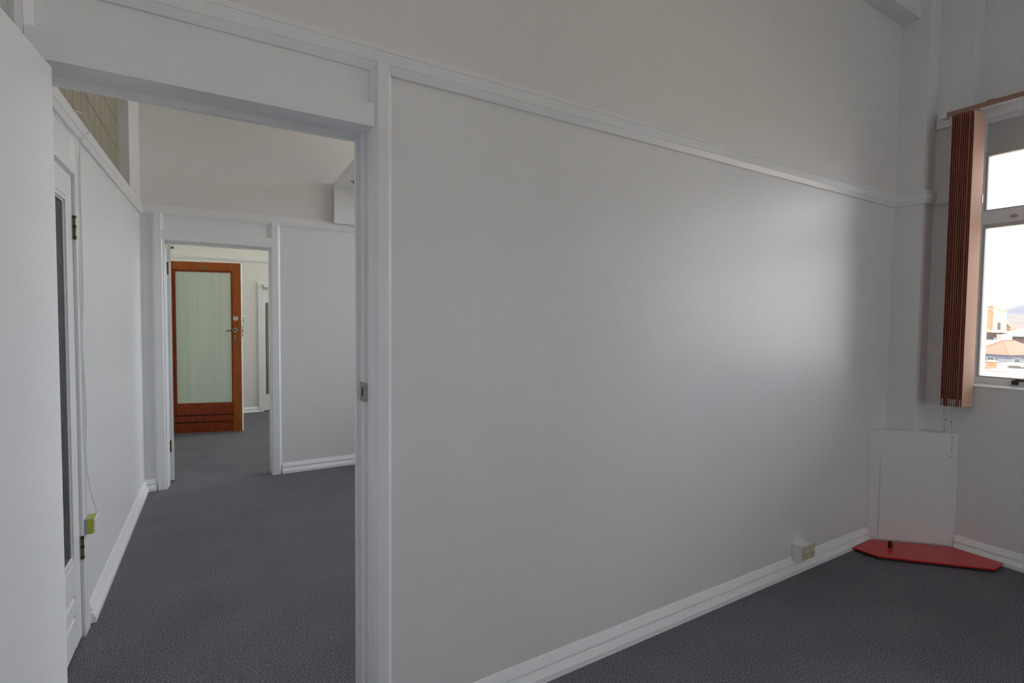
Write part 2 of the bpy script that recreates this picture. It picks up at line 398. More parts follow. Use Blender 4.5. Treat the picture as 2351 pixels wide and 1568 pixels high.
# ------------------------------------------------------------------ doorway in the partition
fr = thing('trim_5', (0.02, 1.65, 0), 'white moulded doorway frame in the partition with panel above the opening', 'door frame', kind='structure')
st = [(0.4245, 1.592), (0.4380, 1.5806), (0.470, 1.5806), (0.487, PA), (0.487, BA+0.005), (0.397, BA+0.005), (0.397, 1.701), (0.4117, 1.701), (0.4117, 1.656), (0.4226, 1.656), (0.4226, 1.641), (0.4232, 1.636), (0.4245, 1.634)]
obj('stile', prism(st, 'z', 0, 2.25), 'trim', fr)
stl = [(-0.378, 1.5806), (-0.392, 1.5806), (-0.406, PA), (-0.406, BA+0.005), (-0.363, BA+0.005), (-0.363, 1.701), (-0.366, 1.701), (-0.366, 1.656), (-0.371, 1.656), (-0.371, 1.641), (-0.375, 1.636), (-0.378, 1.634)]
obj('stile', prism(stl, 'z', 0, 2.25), 'trim', fr)
hd = [(1.581, 2.0235), (1.581, 2.0935), (BA+0.004, 2.0935), (BA+0.004, 2.0125), (1.7025, 2.0125), (1.7025, 2.031), (1.6575, 2.031), (1.6575, 2.028), (1.604, 2.028), (1.598, 2.0235)]
obj('head', prism(hd, 'x', -0.377, 0.4250), 'trim', fr)
obj('transom_panel', B(-0.377, 0.430, 1.600, BA, 2.0935, 2.235), 'trim', fr)
bm = prism([(0.4250, 1.5905), (0.4250, 1.600), (0.4130, 1.600), (0.4150, 1.5945), (0.4180, 1.5925)], 'z', 2.0945, 2.223)
prism([(-0.3775, 1.5815), (-0.3775, 1.600), (-0.3625, 1.600), (-0.3635, 1.5955)], 'z', 2.0945, 2.223, bm)
obj('panel_moulding', bm, 'trim', fr)
obj('panel_bead', B(-0.363, 0.4145, 1.594, 1.600, 2.0937, 2.0985), 'trim', fr)
sp = obj('strike_plate', prism([(0.4117, 1.700), (0.4098, 1.700), (0.4098, 1.6545), (0.4238, 1.6545), (0.4290, 1.6475), (0.4305, 1.6480), (0.4248, 1.6562), (0.4117, 1.6562)], 'z', 1.152, 1.216), 'steel', fr, 'worn steel strike plate')
obj('latch_hole', B(0.4090, 0.4100, 1.664, 1.680, 1.168, 1.200), 'slot', sp)

# open white door leaf of that doorway
h0 = Vector((-0.327, 1.569, 0)); dv = Vector((-0.070, -1.0, 0)).normalized(); nl = Vector((dv.y, -dv.x, 0))  # nl points away from the opening side
MD = Matrix(((dv.x, nl.x, 0, h0.x), (dv.y, nl.y, 0, h0.y), (0, 0, 1, 0), (0, 0, 0, 1)))
d1 = thing('door_1', tuple(h0), 'plain white door leaf standing open beside the doorway', 'door', kind='structure')
obj('door_leaf', B(0, 0.765, 0, 0.038, 0.012, 2.0015, MD, 0.0015), 'door', d1)
for z in (0.25, 1.75):
    bm = bm_new(); p = MD @ Vector((-0.004, 0.042, z)); cyl(bm, p, p+Vector((0, 0, 0.09)), 0.006)
    obj('hinge', bm, 'brass', d1)
for s in (-0.001, 0.039):
    bm = bm_new(); p = MD @ Vector((0.70, s, 1.0)); q = MD @ Vector((0.70, s+(0.05 if s > 0 else -0.05), 1.0)); cyl(bm, p, q, 0.009)
    q2 = MD @ Vector((0.60, s+(0.05 if s > 0 else -0.05), 1.0)); cyl(bm, q, q2, 0.008)
    obj('lever_handle', bm, 'chrome', d1)

# ------------------------------------------------------------------ glazed white door in the side wall of the second room
fr = thing('trim_6', (XL, 2.43, 0), 'white moulded frame and transom panel round the glazed white door', 'door frame', kind='structure')
def pz(pts, z0, z1): return prism(pts, 'z', z0, z1)
obj('stile', pz([(XL, 2.832), (-0.5255, 2.832), (-0.5255, 2.866), (-0.531, 2.870), (-0.531, 2.874), (-0.5245, 2.878), (-0.5245, 2.922), (-0.5345, 2.938), (-0.56, 2.938), (-0.56, 2.832)], 0, 2.212), 'trim', fr)
obj('stile', pz([(XL, 2.028), (-0.5255, 2.028), (-0.5255, 1.994), (-0.5245, 1.982), (-0.5245, 1.938), (-0.5345, 1.922), (-0.56, 1.922), (-0.56, 2.028)], 0, 2.212), 'trim', fr)
obj('head', B(-0.56, -0.5255, 2.03, 2.83, 2.036, 2.088), 'trim', fr)
obj('transom_panel', B(-0.58, -0.5345, 2.03, 2.83, 2.088, 2.215), 'trim', fr)
bm = prism([(-0.5252, 2.8305), (-0.5345, 2.8305), (-0.5345, 2.812)], 'z', 2.09, 2.21); prism([(-0.5252, 2.0295), (-0.5345, 2.0295), (-0.5345, 2.048)], 'z', 2.09, 2.21, bm)
obj('panel_moulding', bm, 'trim', fr)
d2 = thing('door_2', (-0.557, 2.43, 0), 'white door with dark reeded glass beside the yellow box', 'door', kind='structure')
xf = -0.5375; xb = -0.577
for y0, y1 in ((2.032, 2.128), (2.732, 2.8275)): obj('door_stile', B(xb, xf, y0, y1, 0.012, 2.028, None, 0.001), 'door', d2)
obj('top_rail', B(xb, xf, 2.128, 2.732, 1.925, 2.028), 'door', d2)
for z0, z1 in ((0.012, 0.147), (0.157, 0.230), (0.240, 0.385)):
    obj('bottom_plank', prism([(xb, z0), (xf-0.003, z0), (xf-0.0005, z0+0.004), (xf-0.0005, z1-0.007), (xf-0.010, z1), (xb, z1)], 'y', 2.128, 2.732), 'door', d2)
obj('groove_back', B(xb+0.004, xf-0.012, 2.128, 2.732, 0.10, 0.30), 'door', d2)
bd = bm_new()
for (y0, y1, z0, z1) in ((2.128, 2.158, 0.385, 1.925), (2.702, 2.732, 0.385, 1.925), (2.158, 2.702, 0.385, 0.415), (2.158, 2.702, 1.895, 1.925)):
    box(bd, xb+0.004, xf-0.004, y0, y1, z0, z1)
    cy, cz = (y0+y1)/2, (z0+z1)/2
    if y1-y0 < z1-z0: box(bd, xf-0.004, xf+0.003, cy-0.007, cy+0.007, z0+0.008, z1-0.008)
    else: box(bd, xf-0.004, xf+0.003, y0-0.008, y1+0.008, cz-0.007, cz+0.007)
obj('glazing_bead', bd, 'door', d2)
obj('glass_pane', B(-0.551, -0.545, 2.155, 2.705, 0.412, 1.898), 'reeded', d2, 'dark reeded glass pane')
for zc in (1.808, 0.405):
    bm = bm_new()
    cyl(bm, (-0.5285, 2.8290, zc-0.050), (-0.5285, 2.8290, zc+0.050), 0.0052)
    hg = obj('hinge', bm, 'brass', d2, 'aged brass hinge')
    for k in (-0.048, -0.001, 0.040):
        bm = bm_new(); cyl(bm, (-0.5285, 2.8290, zc+k), (-0.5285, 2.8290, zc+k+0.012), 0.0064)
        obj('knuckle', bm, 'bronze', hg)

# tiled recess above that wall's rail
rc = thing('wall_recess', (-0.60, 3.33, 2.26), 'recess lined with olive beige tiles above the picture rail', 'recess', kind='structure')
obj('grout_bed', B(-0.602, -0.594, 2.2, 4.47, 2.25, 3.02), 'grout', rc)
t0 = None
ys = [3.187+0.1645*k for k in range(-6, 9)]; zs = [2.2275+0.1825*k for k in range(0, 5)]
for y in ys:
    for z in zs:
        a, b, c, d = max(y, 2.203), min(y+0.1645, 4.467), max(z, 2.255), min(z+0.1825, 3.018)
        if b-a < 0.03 or d-c < 0.03: continue
        full = (b-a > 0.164 and d-c > 0.182)
        loc = Vector((-0.592, (a+b)/2, c+0.0025))
        if full and t0: copy_mesh(t0, 'tile', rc, loc); continue
        o = obj('tile', B(-0.594, -0.590, a+0.0025, b-0.0025, c+0.0025, d-0.0025), 'tile', rc)
        if full: t0 = o; ORG[o] = ORG[o]

# yellow-sided data box and its cables
jb = thing('data_box', (XL, 2.885, 0.452), 'small grey and lime yellow data box on the wall beside the glazed door', 'data box')
obj('box_body', B(XL+0.001, -0.5125, 2.850, 2.926, 0.455, 0.522), 'boxgrey', jb, 'grey box body')
obj('lime_band', B(-0.5125, -0.4955, 2.8495, 2.9265, 0.4545, 0.5225), 'lime', jb, 'lime yellow middle band')
obj('front_cover', B(-0.4955, -0.484, 2.850, 2.926, 0.456, 0.521, None, 0.004), 'plastic', jb, 'white front cover')
c1 = [(-0.520, 2.885, 2.13), (-0.519, 2.882, 2.05), (-0.520, 2.886, 1.95), (-0.519, 2.880, 1.75), (-0.520, 2.875, 1.48), (-0.519, 2.862, 1.29), (-0.520, 2.872, 1.09), (-0.519, 2.878, 0.93), (-0.520, 2.872, 0.79), (-0.519, 2.868, 0.60), (-0.520, 2.870, 0.5235)]
o = obj('cable', tube(c1, 0.0016), 'cable', smooth=True); tag(o, 'thin white cable hanging straight down the door frame to the yellow box', 'cable')
c2 = [(-0.506, 2.743, 2.276), (-0.500, 2.817, 2.300), (-0.498, 2.898, 2.309), (-0.498, 2.966, 2.304), (-0.500, 3.000, 2.286), (-0.503, 2.967, 2.256), (-0.512, 2.905, 2.212), (-0.517, 2.893, 2.16), (-0.518, 2.893, 1.90), (-0.516, 2.885, 1.55), (-0.519, 2.868, 1.30), (-0.516, 2.888, 1.00), (-0.520, 2.885, 0.82), (-0.520, 2.925, 0.68), (-0.515, 2.965, 0.58), (-0.505, 2.978, 0.53), (-0.503, 2.972, 0.50), (-0.506, 2.940, 0.485), (-0.508, 2.928, 0.484)]
o = obj('cable', tube(c2, 0.0022), 'cable', smooth=True); tag(o, 'white cable looping over the picture rail and down beside the yellow box', 'cable')
c3 = [(-0.521, 2.40, 2.205), (-0.519, 2.493, 2.188), (-0.520, 2.553, 2.176), (-0.518, 2.643, 2.184), (-0.519, 2.704, 2.182), (-0.517, 2.797, 2.195), (-0.514, 2.900, 2.208)]
o = obj('cable', tube(c3, 0.0015), 'cable', smooth=True); tag(o, 'short white cable sagging across the panel above the glazed door', 'cable')

# ------------------------------------------------------------------ inner doorway in the far wall
fr = thing('trim_7', (0.02, FA, 0), 'white moulded doorway frame in the far wall of the second room', 'door frame', kind='structure')
yf = FA-0.025
obj('stile', prism([(0.425, yf+0.0006), (0.474, yf+0.0006), (0.492, FA), (0.492, FA+0.14), (0.405, FA+0.14), (0.405, FA+0.05), (0.412, FA+0.05), (0.412, yf+0.008), (0.420, yf+0.006)], 'z', 0, 2.325), 'trim', fr)
obj('stile', prism([(-0.395, yf+0.0006), (-0.440, yf+0.0006), (-0.457, FA), (-0.457, FA+0.14), (-0.372, FA+0.14), (-0.372, FA+0.05), (-0.377, FA+0.05), (-0.377, yf+0.008), (-0.388, yf+0.006)], 'z', 0, 2.315), 'trim', fr)
obj('head', prism([(yf+0.0016, 2.072), (yf+0.0016, 2.152), (FA+0.138, 2.152), (FA+0.138, 2.055), (FA+0.0515, 2.055), (FA+0.0515, 2.065), (yf+0.012, 2.065)], 'x', -0.400, 0.430), 'trim', fr)
obj('transom_panel', B(-0.394, 0.424, FA-0.004, FA+0.13, 2.152, 2.32), 'trim', fr)
bm = prism([(0.4245, yf+0.001), (0.4245, FA-0.004), (0.406, FA-0.004)], 'z', 2.153, 2.295); prism([(-0.3945, yf+0.001), (-0.3945, FA-0.004), (-0.376, FA-0.004)], 'z', 2.153, 2.288, bm)
obj('panel_moulding', bm, 'trim', fr)
# its white leaf swung into the third room, seen on edge
h2 = Vector((-0.382, 5.200, 0)); a2 = Vector((-0.16, 1.0, 0)).normalized(); b2 = Vector((a2.y, -a2.x, 0))
M2 = Matrix(((b2.x, a2.x, 0, h2.x), (b2.y, a2.y, 0, h2.y), (0, 0, 1, 0), (0, 0, 0, 1)))
d3 = thing('door_3', tuple(h2), 'white door leaf swung open and seen edge on in the inner doorway', 'door', kind='structure')
obj('door_leaf', B(0, 0.038, 0, 0.78, 0.014, 2.062, M2, 0.0012), 'door', d3)
for z0, z1 in ((1.80, 1.906), (0.262, 0.366)):
    obj('hinge', B(-0.0035, 0.020, -0.0022, 0.004, z0, z1, M2), 'rust', d3, 'brown hinge')

# duct boxing and its downlight
bk = thing('duct_boxing', (2.4, 4.9, 2.345), 'white boxed duct hanging over the far wall rail of the second room', 'duct boxing')
obj('upright_board', B(0.957, 1.80, 4.948, FA-0.026, 2.338, 2.656), 'wall', bk)
obj('soffit_board', B(0.957, 1.80, BA+0.002, FA-0.002, 2.656, 2.722), 'wall', bk)
dl = thing('downlight', (1.09, 4.59, 2.64), 'small dark round downlight in the boxed duct', 'downlight')
bm = bm_new(); cyl(bm, (1.09, 4.59, 2.648), (1.09, 4.59, 2.6559), 0.055, 0.06, 24); obj('rim', bm, 'steel', dl)
bm = bm_new(); cyl(bm, (1.09, 4.59, 2.6455), (1.09, 4.59, 2.650), 0.042, 0.042, 24); obj('lens', bm, 'slot', dl)

# ------------------------------------------------------------------ timber door numbered 50
A5 = Vector((-0.494, 7.319, 0)); e5 = Vector((0.965, -0.261, 0)).normalized(); n5 = Vector((e5.y, -e5.x, 0))
M5 = Matrix(((e5.x, n5.x, 0, A5.x), (e5.y, n5.y, 0, A5.y), (0, 0, 1, 0), (0, 0, 0, 1)))
def L5(u0, u1, w0, w1, z0, z1, bev=0.0): return B(u0, u1, w0, w1, z0, z1, M5, bev)
d4 = thing('door_4', tuple(A5), 'orange stained timber door with pale green frosted glass and number 50', 'door', kind='structure')
uL, uR, zt = -0.055, 0.767, 2.118
obj('door_stile', L5(uR-0.092, uR, -0.042, 0, 0.016, zt, 0.0015), 'timber', d4)
obj('door_stile', L5(uL, uL+0.080, -0.042, 0, 0.016, zt, 0.0015), 'timber_red', d4)
obj('top_rail', L5(uL+0.080, uR-0.092, -0.042, -0.0005, 2.020, zt), 'timber', d4)
obj('edge_strip', L5(uR, uR+0.006, -0.041, 0.0005, 0.018, zt-0.002), 'door', d4, 'white painted door edge')
for z0, z1 in ((0.016, 0.138), (0.150, 0.225), (0.237, 0.368)):
    bm = prism([(-0.042, z0), (-0.004, z0), (-0.001, z0+0.004), (-0.001, z1-0.008), (-0.012, z1), (-0.042, z1)], 'x', uL+0.080, uR-0.092)
    bmesh.ops.transform(bm, matrix=M5, verts=bm.verts[:]); obj('bottom_plank', bm, 'timber_red', d4)
obj('groove_back', L5(uL+0.08, uR-0.092, -0.036, -0.016, 0.10, 0.30), 'edge', d4)
gb = bm_new(); u1, u2 = uL+0.080, uR-0.092
for (p, q, r_, s_) in ((u1, u1+0.022, 0.368, 2.020), (u2-0.022, u2, 0.368, 2.020), (u1+0.022, u2-0.022, 0.368, 0.382), (u1+0.022, u2-0.022, 1.998, 2.020)):
    box(gb, p, q, -0.040, -0.012, r_, s_, M5)
obj('glazing_bead', gb, 'timber_red', d4)
obj('glass_pane', L5(u1+0.018, u2-0.018, -0.026, -0.020, 0.376, 2.004), 'frosted', d4, 'pale green frosted glass pane')
# number 50, serif numerals
def poly_ring(cx, cz, ro, ri, n=28):
    bm = bm_new(); O = []; I = []
    for layer in (0.0004, 0.003):
        O.append([bm.verts.new((cx+ro[0]*math.cos(2*math.pi*i/n), layer, cz+ro[1]*math.sin(2*math.pi*i/n))) for i in range(n)])
        I.append([bm.verts.new((cx+ri[0]*math.cos(2*math.pi*i/n), layer, cz+ri[1]*math.sin(2*math.pi*i/n))) for i in range(n)])
    for i in range(n):
        j = (i+1) % n
        bm.faces.new((O[1][i], O[1][j], I[1][j], I[1][i])); bm.faces.new((O[0][i], O[0][j], O[1][j], O[1][i])); bm.faces.new((I[0][j], I[0][i], I[1][i], I[1][j]))
    return bm
zc = 2.0555
nbm = poly_ring(0.3785, zc, (0.0205, 0.0265), (0.0085, 0.0225)); bmesh.ops.transform(nbm, matrix=M5, verts=nbm.verts[:]); obj('numeral_zero', nbm, 'number', d4, 'brass numeral 0')
nbm = bm_new(); x5 = 0.3265
def strip(bm, c):
    """thick stroke through (u, z, half width)"""
    F = []; K = []
    for i, (u, z, w) in enumerate(c):
        a = c[max(i-1, 0)]; b = c[min(i+1, len(c)-1)]; t = Vector((b[0]-a[0], b[1]-a[1])).normalized(); nn = Vector((-t.y, t.x))
        F.append([bm.verts.new((u+s*nn.x*w, 0.003, z+s*nn.y*w)) for s in (-1, 1)]); K.append([bm.verts.new((u+s*nn.x*w, 0.0004, z+s*nn.y*w)) for s in (-1, 1)])
    for i in range(len(c)-1):
        bm.faces.new((F[i][0], F[i][1], F[i+1][1], F[i+1][0]))
        for s in (0, 1): bm.faces.new((F[i][s], F[i+1][s], K[i+1][s], K[i][s]))
strip(nbm, [(x5-0.013, zc+0.0225, 0.004), (x5+0.015, zc+0.0225, 0.004)])
strip(nbm, [(x5-0.0125, zc+0.0225, 0.0025), (x5-0.0135, zc-0.001, 0.0022)])
bowl = [(x5-0.0135, zc-0.001, 0.0022)]
for k in range(11):
    a = R(135-k*27); bowl.append((x5-0.0005+0.0145*math.cos(a), zc-0.0105+0.0155*math.sin(a), 0.0022+0.0045*max(0, math.cos(a))))
strip(nbm, bowl)
bmesh.ops.transform(nbm, matrix=M5, verts=nbm.verts[:]); obj('numeral_five', nbm, 'number', d4, 'brass numeral 5')
bm = bm_new(); cyl(bm, (0.709, 0, 1.433), (0.709, 0.010, 1.433), 0.031, 0.028, 28); bmesh.ops.transform(bm, matrix=M5, verts=bm.verts[:])
lk = obj('deadlock', bm, 'chrome', d4, 'round chrome deadlock', True)
bm = bm_new(); cyl(bm, (0.709, 0.0098, 1.433), (0.709, 0.013, 1.433), 0.014, 0.014, 20); bmesh.ops.transform(bm, matrix=M5, verts=bm.verts[:]); obj('cylinder_face', bm, 'steel', lk)
bm = bm_new(); cyl(bm, (0.700, 0, 1.285), (0.700, 0.007, 1.285), 0.032, 0.030, 8); bmesh.ops.transform(bm, matrix=M5, verts=bm.verts[:])
hd_ = obj('lever_handle', bm, 'steel', d4, 'worn metal lever handle')
bm = bm_new(); cyl(bm, (0.700, 0.006, 1.287), (0.700, 0.045, 1.287), 0.011, 0.010, 14); bmesh.ops.transform(bm, matrix=M5, verts=bm.verts[:]); obj('spindle', bm, 'brass', hd_)
lv = [M5 @ Vector(p) for p in ((0.705, 0.042, 1.288), (0.67, 0.046, 1.284), (0.64, 0.046, 1.278), (0.612, 0.040, 1.276))]
obj('lever', tube(lv, 0.0075), 'brass', hd_, smooth=True)
es = obj('keyhole_plate', L5(0.687, 0.709, 0, 0.003, 1.176, 1.222), 'steel', d4, 'small keyhole plate')
obj('keyhole', L5(0.694, 0.702, 0.0028, 0.0036, 1.184, 1.212), 'slot', es)
obj('lock_edge_plate', L5(uR+0.0055, uR+0.0075, -0.034, -0.008, 1.20, 1.34), 'brass', d4)
obj('door_bolt', L5(uR+0.006, uR+0.018, -0.028, -0.014, 1.27, 1.285), 'brass', d4)

# ------------------------------------------------------------------ rear wall door, casing, switch
cs = thing('trim_8', (1.0, Y3, 0), 'white casing round the rear white door', 'door frame', kind='structure')
obj('casing_leg', B(0.527, 0.600, Y3-0.022, Y3+0.02, 0, 1.992), 'trim', cs)
obj('casing_head', B(0.600, 1.60, Y3-0.022, Y3+0.02, 1.935, 1.992), 'trim', cs)
obj('casing_leg', B(1.50, 1.58, Y3-0.022, Y3+0.02, 0, 1.935), 'trim', cs)
d5 = thing('door_5', (0.61, Y3+0.02, 0), 'white rear door with grey glass and a thin timber bead', 'door', kind='structure')
obj('door_leaf', boxes([(0.602, 0.630, Y3, Y3+0.04, 0.012, 1.93), (0.630, 1.49, Y3, Y3+0.04, 1.682, 1.93), (0.630, 1.49, Y3, Y3+0.04, 0.012, 0.264), (1.36, 1.49, Y3, Y3+0.04, 0.264, 1.682)]), 'door', d5)
obj('glass_pane', B(0.630, 1.36, Y3+0.014, Y3+0.020, 0.264, 1.682), 'greyglass', d5)
obj('timber_bead', B(0.630, 0.638, Y3-0.004, Y3+0.012, 0.264, 1.682), 'oak', d5, 'thin oak bead')
obj('shadow_gap', B(0.638, 0.648, Y3+0.0, Y3+0.0135, 0.264, 1.682), 'slot', d5)
db = thing('door_closer', (0.66, Y3, 1.91), 'small white closer box at the top of the rear door', 'door closer')
obj('closer_body', B(0.610, 0.720, Y3-0.065, Y3-0.022, 1.915, 1.972, None, 0.004), 'plastic', db)
obj('closer_arm', B(0.640, 0.652, Y3-0.050, Y3-0.026, 1.885, 1.916), 'steel', db)
sw = thing('light_switch', (0.324, Y3, 1.37), 'small white light switch on the rear wall beside the timber door', 'light switch')
obj('switch_plate', B(0.285, 0.363, Y3-0.009, Y3, 1.366, 1.482, None, 0.002), 'plastic', sw)
for z in (1.40, 1.44): obj('rocker', B(0.312, 0.336, Y3-0.014, Y3-0.008, z-0.012, z+0.012, None, 0.002), 'steel', sw)
vt = thing('air_vent', (-0.54, Y3-0.01, 2.41), 'small dark louvred air vent high on the rear wall', 'air vent')
obj('vent_frame', boxes([(-0.595, -0.525, Y3-0.010, Y3, 2.444, 2.449), (-0.595, -0.525, Y3-0.010, Y3, 2.408, 2.412), (-0.530, -0.525, Y3-0.010, Y3, 2.412, 2.444), (-0.595, -0.590, Y3-0.010, Y3, 2.412, 2.444)]), 'plastic', vt)
obj('vent_back', B(-0.590, -0.530, Y3-0.003, Y3-0.001, 2.412, 2.444), 'vent', vt)
for k in range(2): obj('louvre', B(-0.590, -0.530, Y3-0.008, Y3-0.004, 2.418+k*0.013, 2.424+k*0.013), 'vent', vt)

# unseen ceiling lamp added to brighten the third room with a greenish tint
def tube_mat():
    m, nt, b = new_mat('fill lamp tube'); b.inputs['Emission Color'].default_value = (0.92, 1.0, 0.72, 1); b.inputs['Emission Strength'].default_value = 2.8
    b.inputs['Base Color'].default_value = (0.8, 0.8, 0.8, 1); return m
M['tube'] = tube_mat()
lp = thing('fill_lamp', (1.5, 6.6, 3.66), 'unseen twin tube batten added on the ceiling to light the third room', 'added lamp')
obj('lamp_body', B(0.88, 2.12, 6.50, 6.70, 3.705, ZC-0.001, None, 0.004), 'plastic', lp)
for y in (6.545, 6.655):
    bm = bm_new(); cyl(bm, (0.90, y, 3.672), (2.10, y, 3.672), 0.019, seg=12); obj('fill_tube', bm, 'tube', lp)
    for x in (0.885, 2.10): obj('tube_holder', B(x, x+0.014, y-0.015, y+0.015, 3.655, 3.706), 'plastic', lp)

# ------------------------------------------------------------------ windows
WL = ['white window beside the salmon blind with rooftops behind', 'unseen white window added further along the street wall for light', 'unseen white window added to light the second room', 'unseen white window added to light the third room']
for wi, (ya, yb) in enumerate(BAYS):
    w = thing('window_%d' % (wi+1), (4.19, (ya+yb)/2, 1.04), WL[wi], 'window', kind='structure')
    y0, y1 = ya, yb; zt = WTOP[wi]
    obj('sill', B(4.010, 4.17, y0+0.001, y1-0.001, 1.0465, 1.0585, None, 0.002), 'skirt', w, 'white window sill')
    obj('jamb', B(4.165, 4.26, y1-0.030, y1-0.001, 1.058, zt), 'winpaint', w)
    obj('jamb', B(4.165, 4.26, y0+0.001, y0+0.030, 1.058, zt), 'winpaint', w)
    obj('head', B(4.160, 4.26, y0+0.030, y1-0.030, zt-0.045, zt), 'winpaint', w)
    obj('bottom_rail', B(4.168, 4.25, y0+0.030, y1-0.030, 1.058, 1.098), 'winpaint', w)
    obj('transom', B(4.165, 4.25, y0+0.030, y1-0.030, 2.060, 2.142), 'winpaint', w)
    nb = 3; span = (y1-0.030)-(y0+0.030); bw = span/nb
    for k in range(1, nb): obj('mullion', B(4.166, 4.25, y0+0.030+k*bw-0.022, y0+0.030+k*bw+0.022, 1.098, zt-0.045), 'winpaint', w)
    for k in range(nb):
        a = y0+0.030+k*bw+(0.022 if k else 0); b = y0+0.030+(k+1)*bw-(0.022 if k < nb-1 else 0)
        for z0, z1 in ((1.098, 2.060), (2.142, 2.510 if wi == 0 else zt-0.045)):
            bm = boxes([(4.172, 4.21, a, a+0.014, z0, z1), (4.172, 4.21, b-0.014, b, z0, z1), (4.172, 4.21, a+0.014, b-0.014, z0, z0+0.010), (4.172, 4.21, a+0.014, b-0.014, z1-0.024, z1)])
            sb = obj('sash', bm, 'putty', w)
            obj('pane', B(4.196, 4.200, a+0.010, b-0.010, z0+0.008, z1-0.020), 'glass', sb)
        if wi: continue
        obj('head_panel', B(4.185, 4.25, a, b, 2.510, 2.715), 'panelpaint', w, 'grey white panel above the glass')
        obj('panel_bead', boxes([(4.172, 4.186, a, b, 2.690, 2.715), (4.176, 4.186, a, a+0.012, 2.51, 2.69)]), 'winpaint', w)
    if wi == 0:
        bm = boxes([(4.150, 4.168, 1.040, 1.068, 1.068, 1.094), (4.155, 4.166, 0.84, 1.045, 1.090, 1.098), (4.150, 4.160, 1.028, 1.052, 1.092, 1.104)])
        obj('casement_stay', bm, 'bronze', w, 'dark bronze casement stay')
        obj('sash_catch', boxes([(4.150, 4.166, 1.080, 1.110, 2.085, 2.097), (4.140, 4.155, 1.088, 1.094, 2.080, 2.100)]), 'steel', w)
for wi, (xa, xb_) in enumerate(BACK):
    w = thing('window_%d' % (wi+5), ((xa+xb_)/2, -3.3, 1.035), 'unseen white window added behind the viewer for frontal light', 'window', kind='structure')
    obj('sill', B(xa, xb_, -3.29, -3.17, 1.036, 1.06), 'trim', w)
    obj('window_frame', boxes([(xa, xa+0.05, -3.36, -3.29, 1.036, BTOP), (xb_-0.05, xb_, -3.36, -3.29, 1.036, BTOP), (xa+0.05, xb_-0.05, -3.36, -3.29, BTOP-0.05, BTOP), (xa+0.05, xb_-0.05, -3.36, -3.29, 1.036, 1.09),
                               (xa+0.05, xb_-0.05, -3.35, -3.30, 1.50, 1.54), ((xa+xb_)/2-0.025, (xa+xb_)/2+0.025, -3.35, -3.30, 1.09, BTOP-0.05)]), 'winpaint', w)
    for q0, q1 in ((xa+0.05, (xa+xb_)/2-0.025), ((xa+xb_)/2+0.025, xb_-0.05)):
        for z0, z1 in ((1.09, 1.50), (1.54, BTOP-0.05)): obj('pane', B(q0, q1, -3.327, -3.323, z0, z1), 'glass', w)
pb = thing('trim_9', (4.005, 0.4, 2.68), 'white backing board behind the blind track', 'backing board', kind='structure')
obj('board', B(3.998, XW-0.0005, -0.70, 1.440, 2.680, 2.772, None, 0.002), 'trim', pb)
for y, z in ((1.425, 2.735), (1.418, 2.715)):
    bm = bm_new(); cyl(bm, (3.9975, y, z), (3.999, y, z), 0.002, seg=10); obj('screw', bm, 'bronze', pb)

# ------------------------------------------------------------------ vertical blind
bl = thing('vertical_blind', (3.95, 1.27, 0.92), 'salmon brown vertical blind stacked open beside the window', 'blind')
tk = obj('track', B(3.905, 3.950, -0.66, 1.352, 2.712, 2.735), 'plastic', bl, 'white aluminium head track')
obj('facing_strip', B(3.898, 3.9055, -0.66, 1.352, 2.712, 2.738), 'track', tk, 'brown facing strip')
obj('end_cap', B(3.897, 3.953, 1.3525, 1.386, 2.709, 2.738, None, 0.002), 'plastic', tk, 'white end cap')
for y in (1.15, 0.2): obj('bracket', boxes([(3.902, 3.9975, y-0.02, y+0.02, 2.7355, 2.743)]), 'bronze', tk)
def vane(bm, xa, ya, ang, curl, zb, ztop, wdt=0.127):
    n = 9; th = 0.0007; rows = []
    ca, sa = math.cos(ang), math.sin(ang)
    for layer in (-1, 1):
        col = []
        for i in range(n):
            t = i/(n-1); u = t*wdt; off = curl*(1-(2*t-1)**2) + layer*th
            x = xa+u*ca-off*sa*0; y = ya-u*sa+off
            cut = 0.012*t
            col.append([bm.verts.new((x, y, zb)), bm.verts.new((x, y, ztop-cut))])
        rows.append(col)
    for col in rows:
        for i in range(n-1): bm.faces.new((col[i][0], col[i+1][0], col[i+1][1], col[i][1]))
    for i in range(n-1):
        bm.faces.new((rows[0][i][0], rows[1][i][0], rows[1][i+1][0], rows[0][i+1][0])); bm.faces.new((rows[0][i][1], rows[0][i+1][1], rows[1][i+1][1], rows[1][i][1]))
    for i in (0, n-1): bm.faces.new((rows[0][i][0], rows[0][i][1], rows[1][i][1], rows[1][i][0]))
NV = 11
rv = random.Random(5)
for k in range(NV):
    ya = 1.2155+0.0106*k; xa = 3.886+rv.uniform(-0.004, 0.004)*(k > 0); ang = R(5.8-0.35*k+rv.uniform(-1, 1)*(k > 0)); zb = 0.925+0.002*rv.uniform(-1, 1)
    bm = bm_new(); vane(bm, xa, ya, ang, -0.0035 if k else -0.0015, zb, 2.706)
    v = obj('vane', bm, 'fabric' if k else 'lit_fabric', bl, None if k else 'salmon end vane with window light painted in', smooth=True)
    if k in (1, 3, 4, 5, 6, 9, 10):
        obj('bottom_weight', B(xa-0.003, xa+0.020, ya-0.0035, ya+0.0025, zb+0.002, zb+0.046), 'beige', v, 'beige bottom weight')
    obj('hanger', B(xa+0.040, xa+0.052, ya-0.003, ya+0.001, 2.699, 2.7125), 'bronze', v)
obj('vane_clip', B(4.006, 4.016, 1.199, 1.206, 2.170, 2.222), 'plastic', bl, 'small white clip on the vane edge')
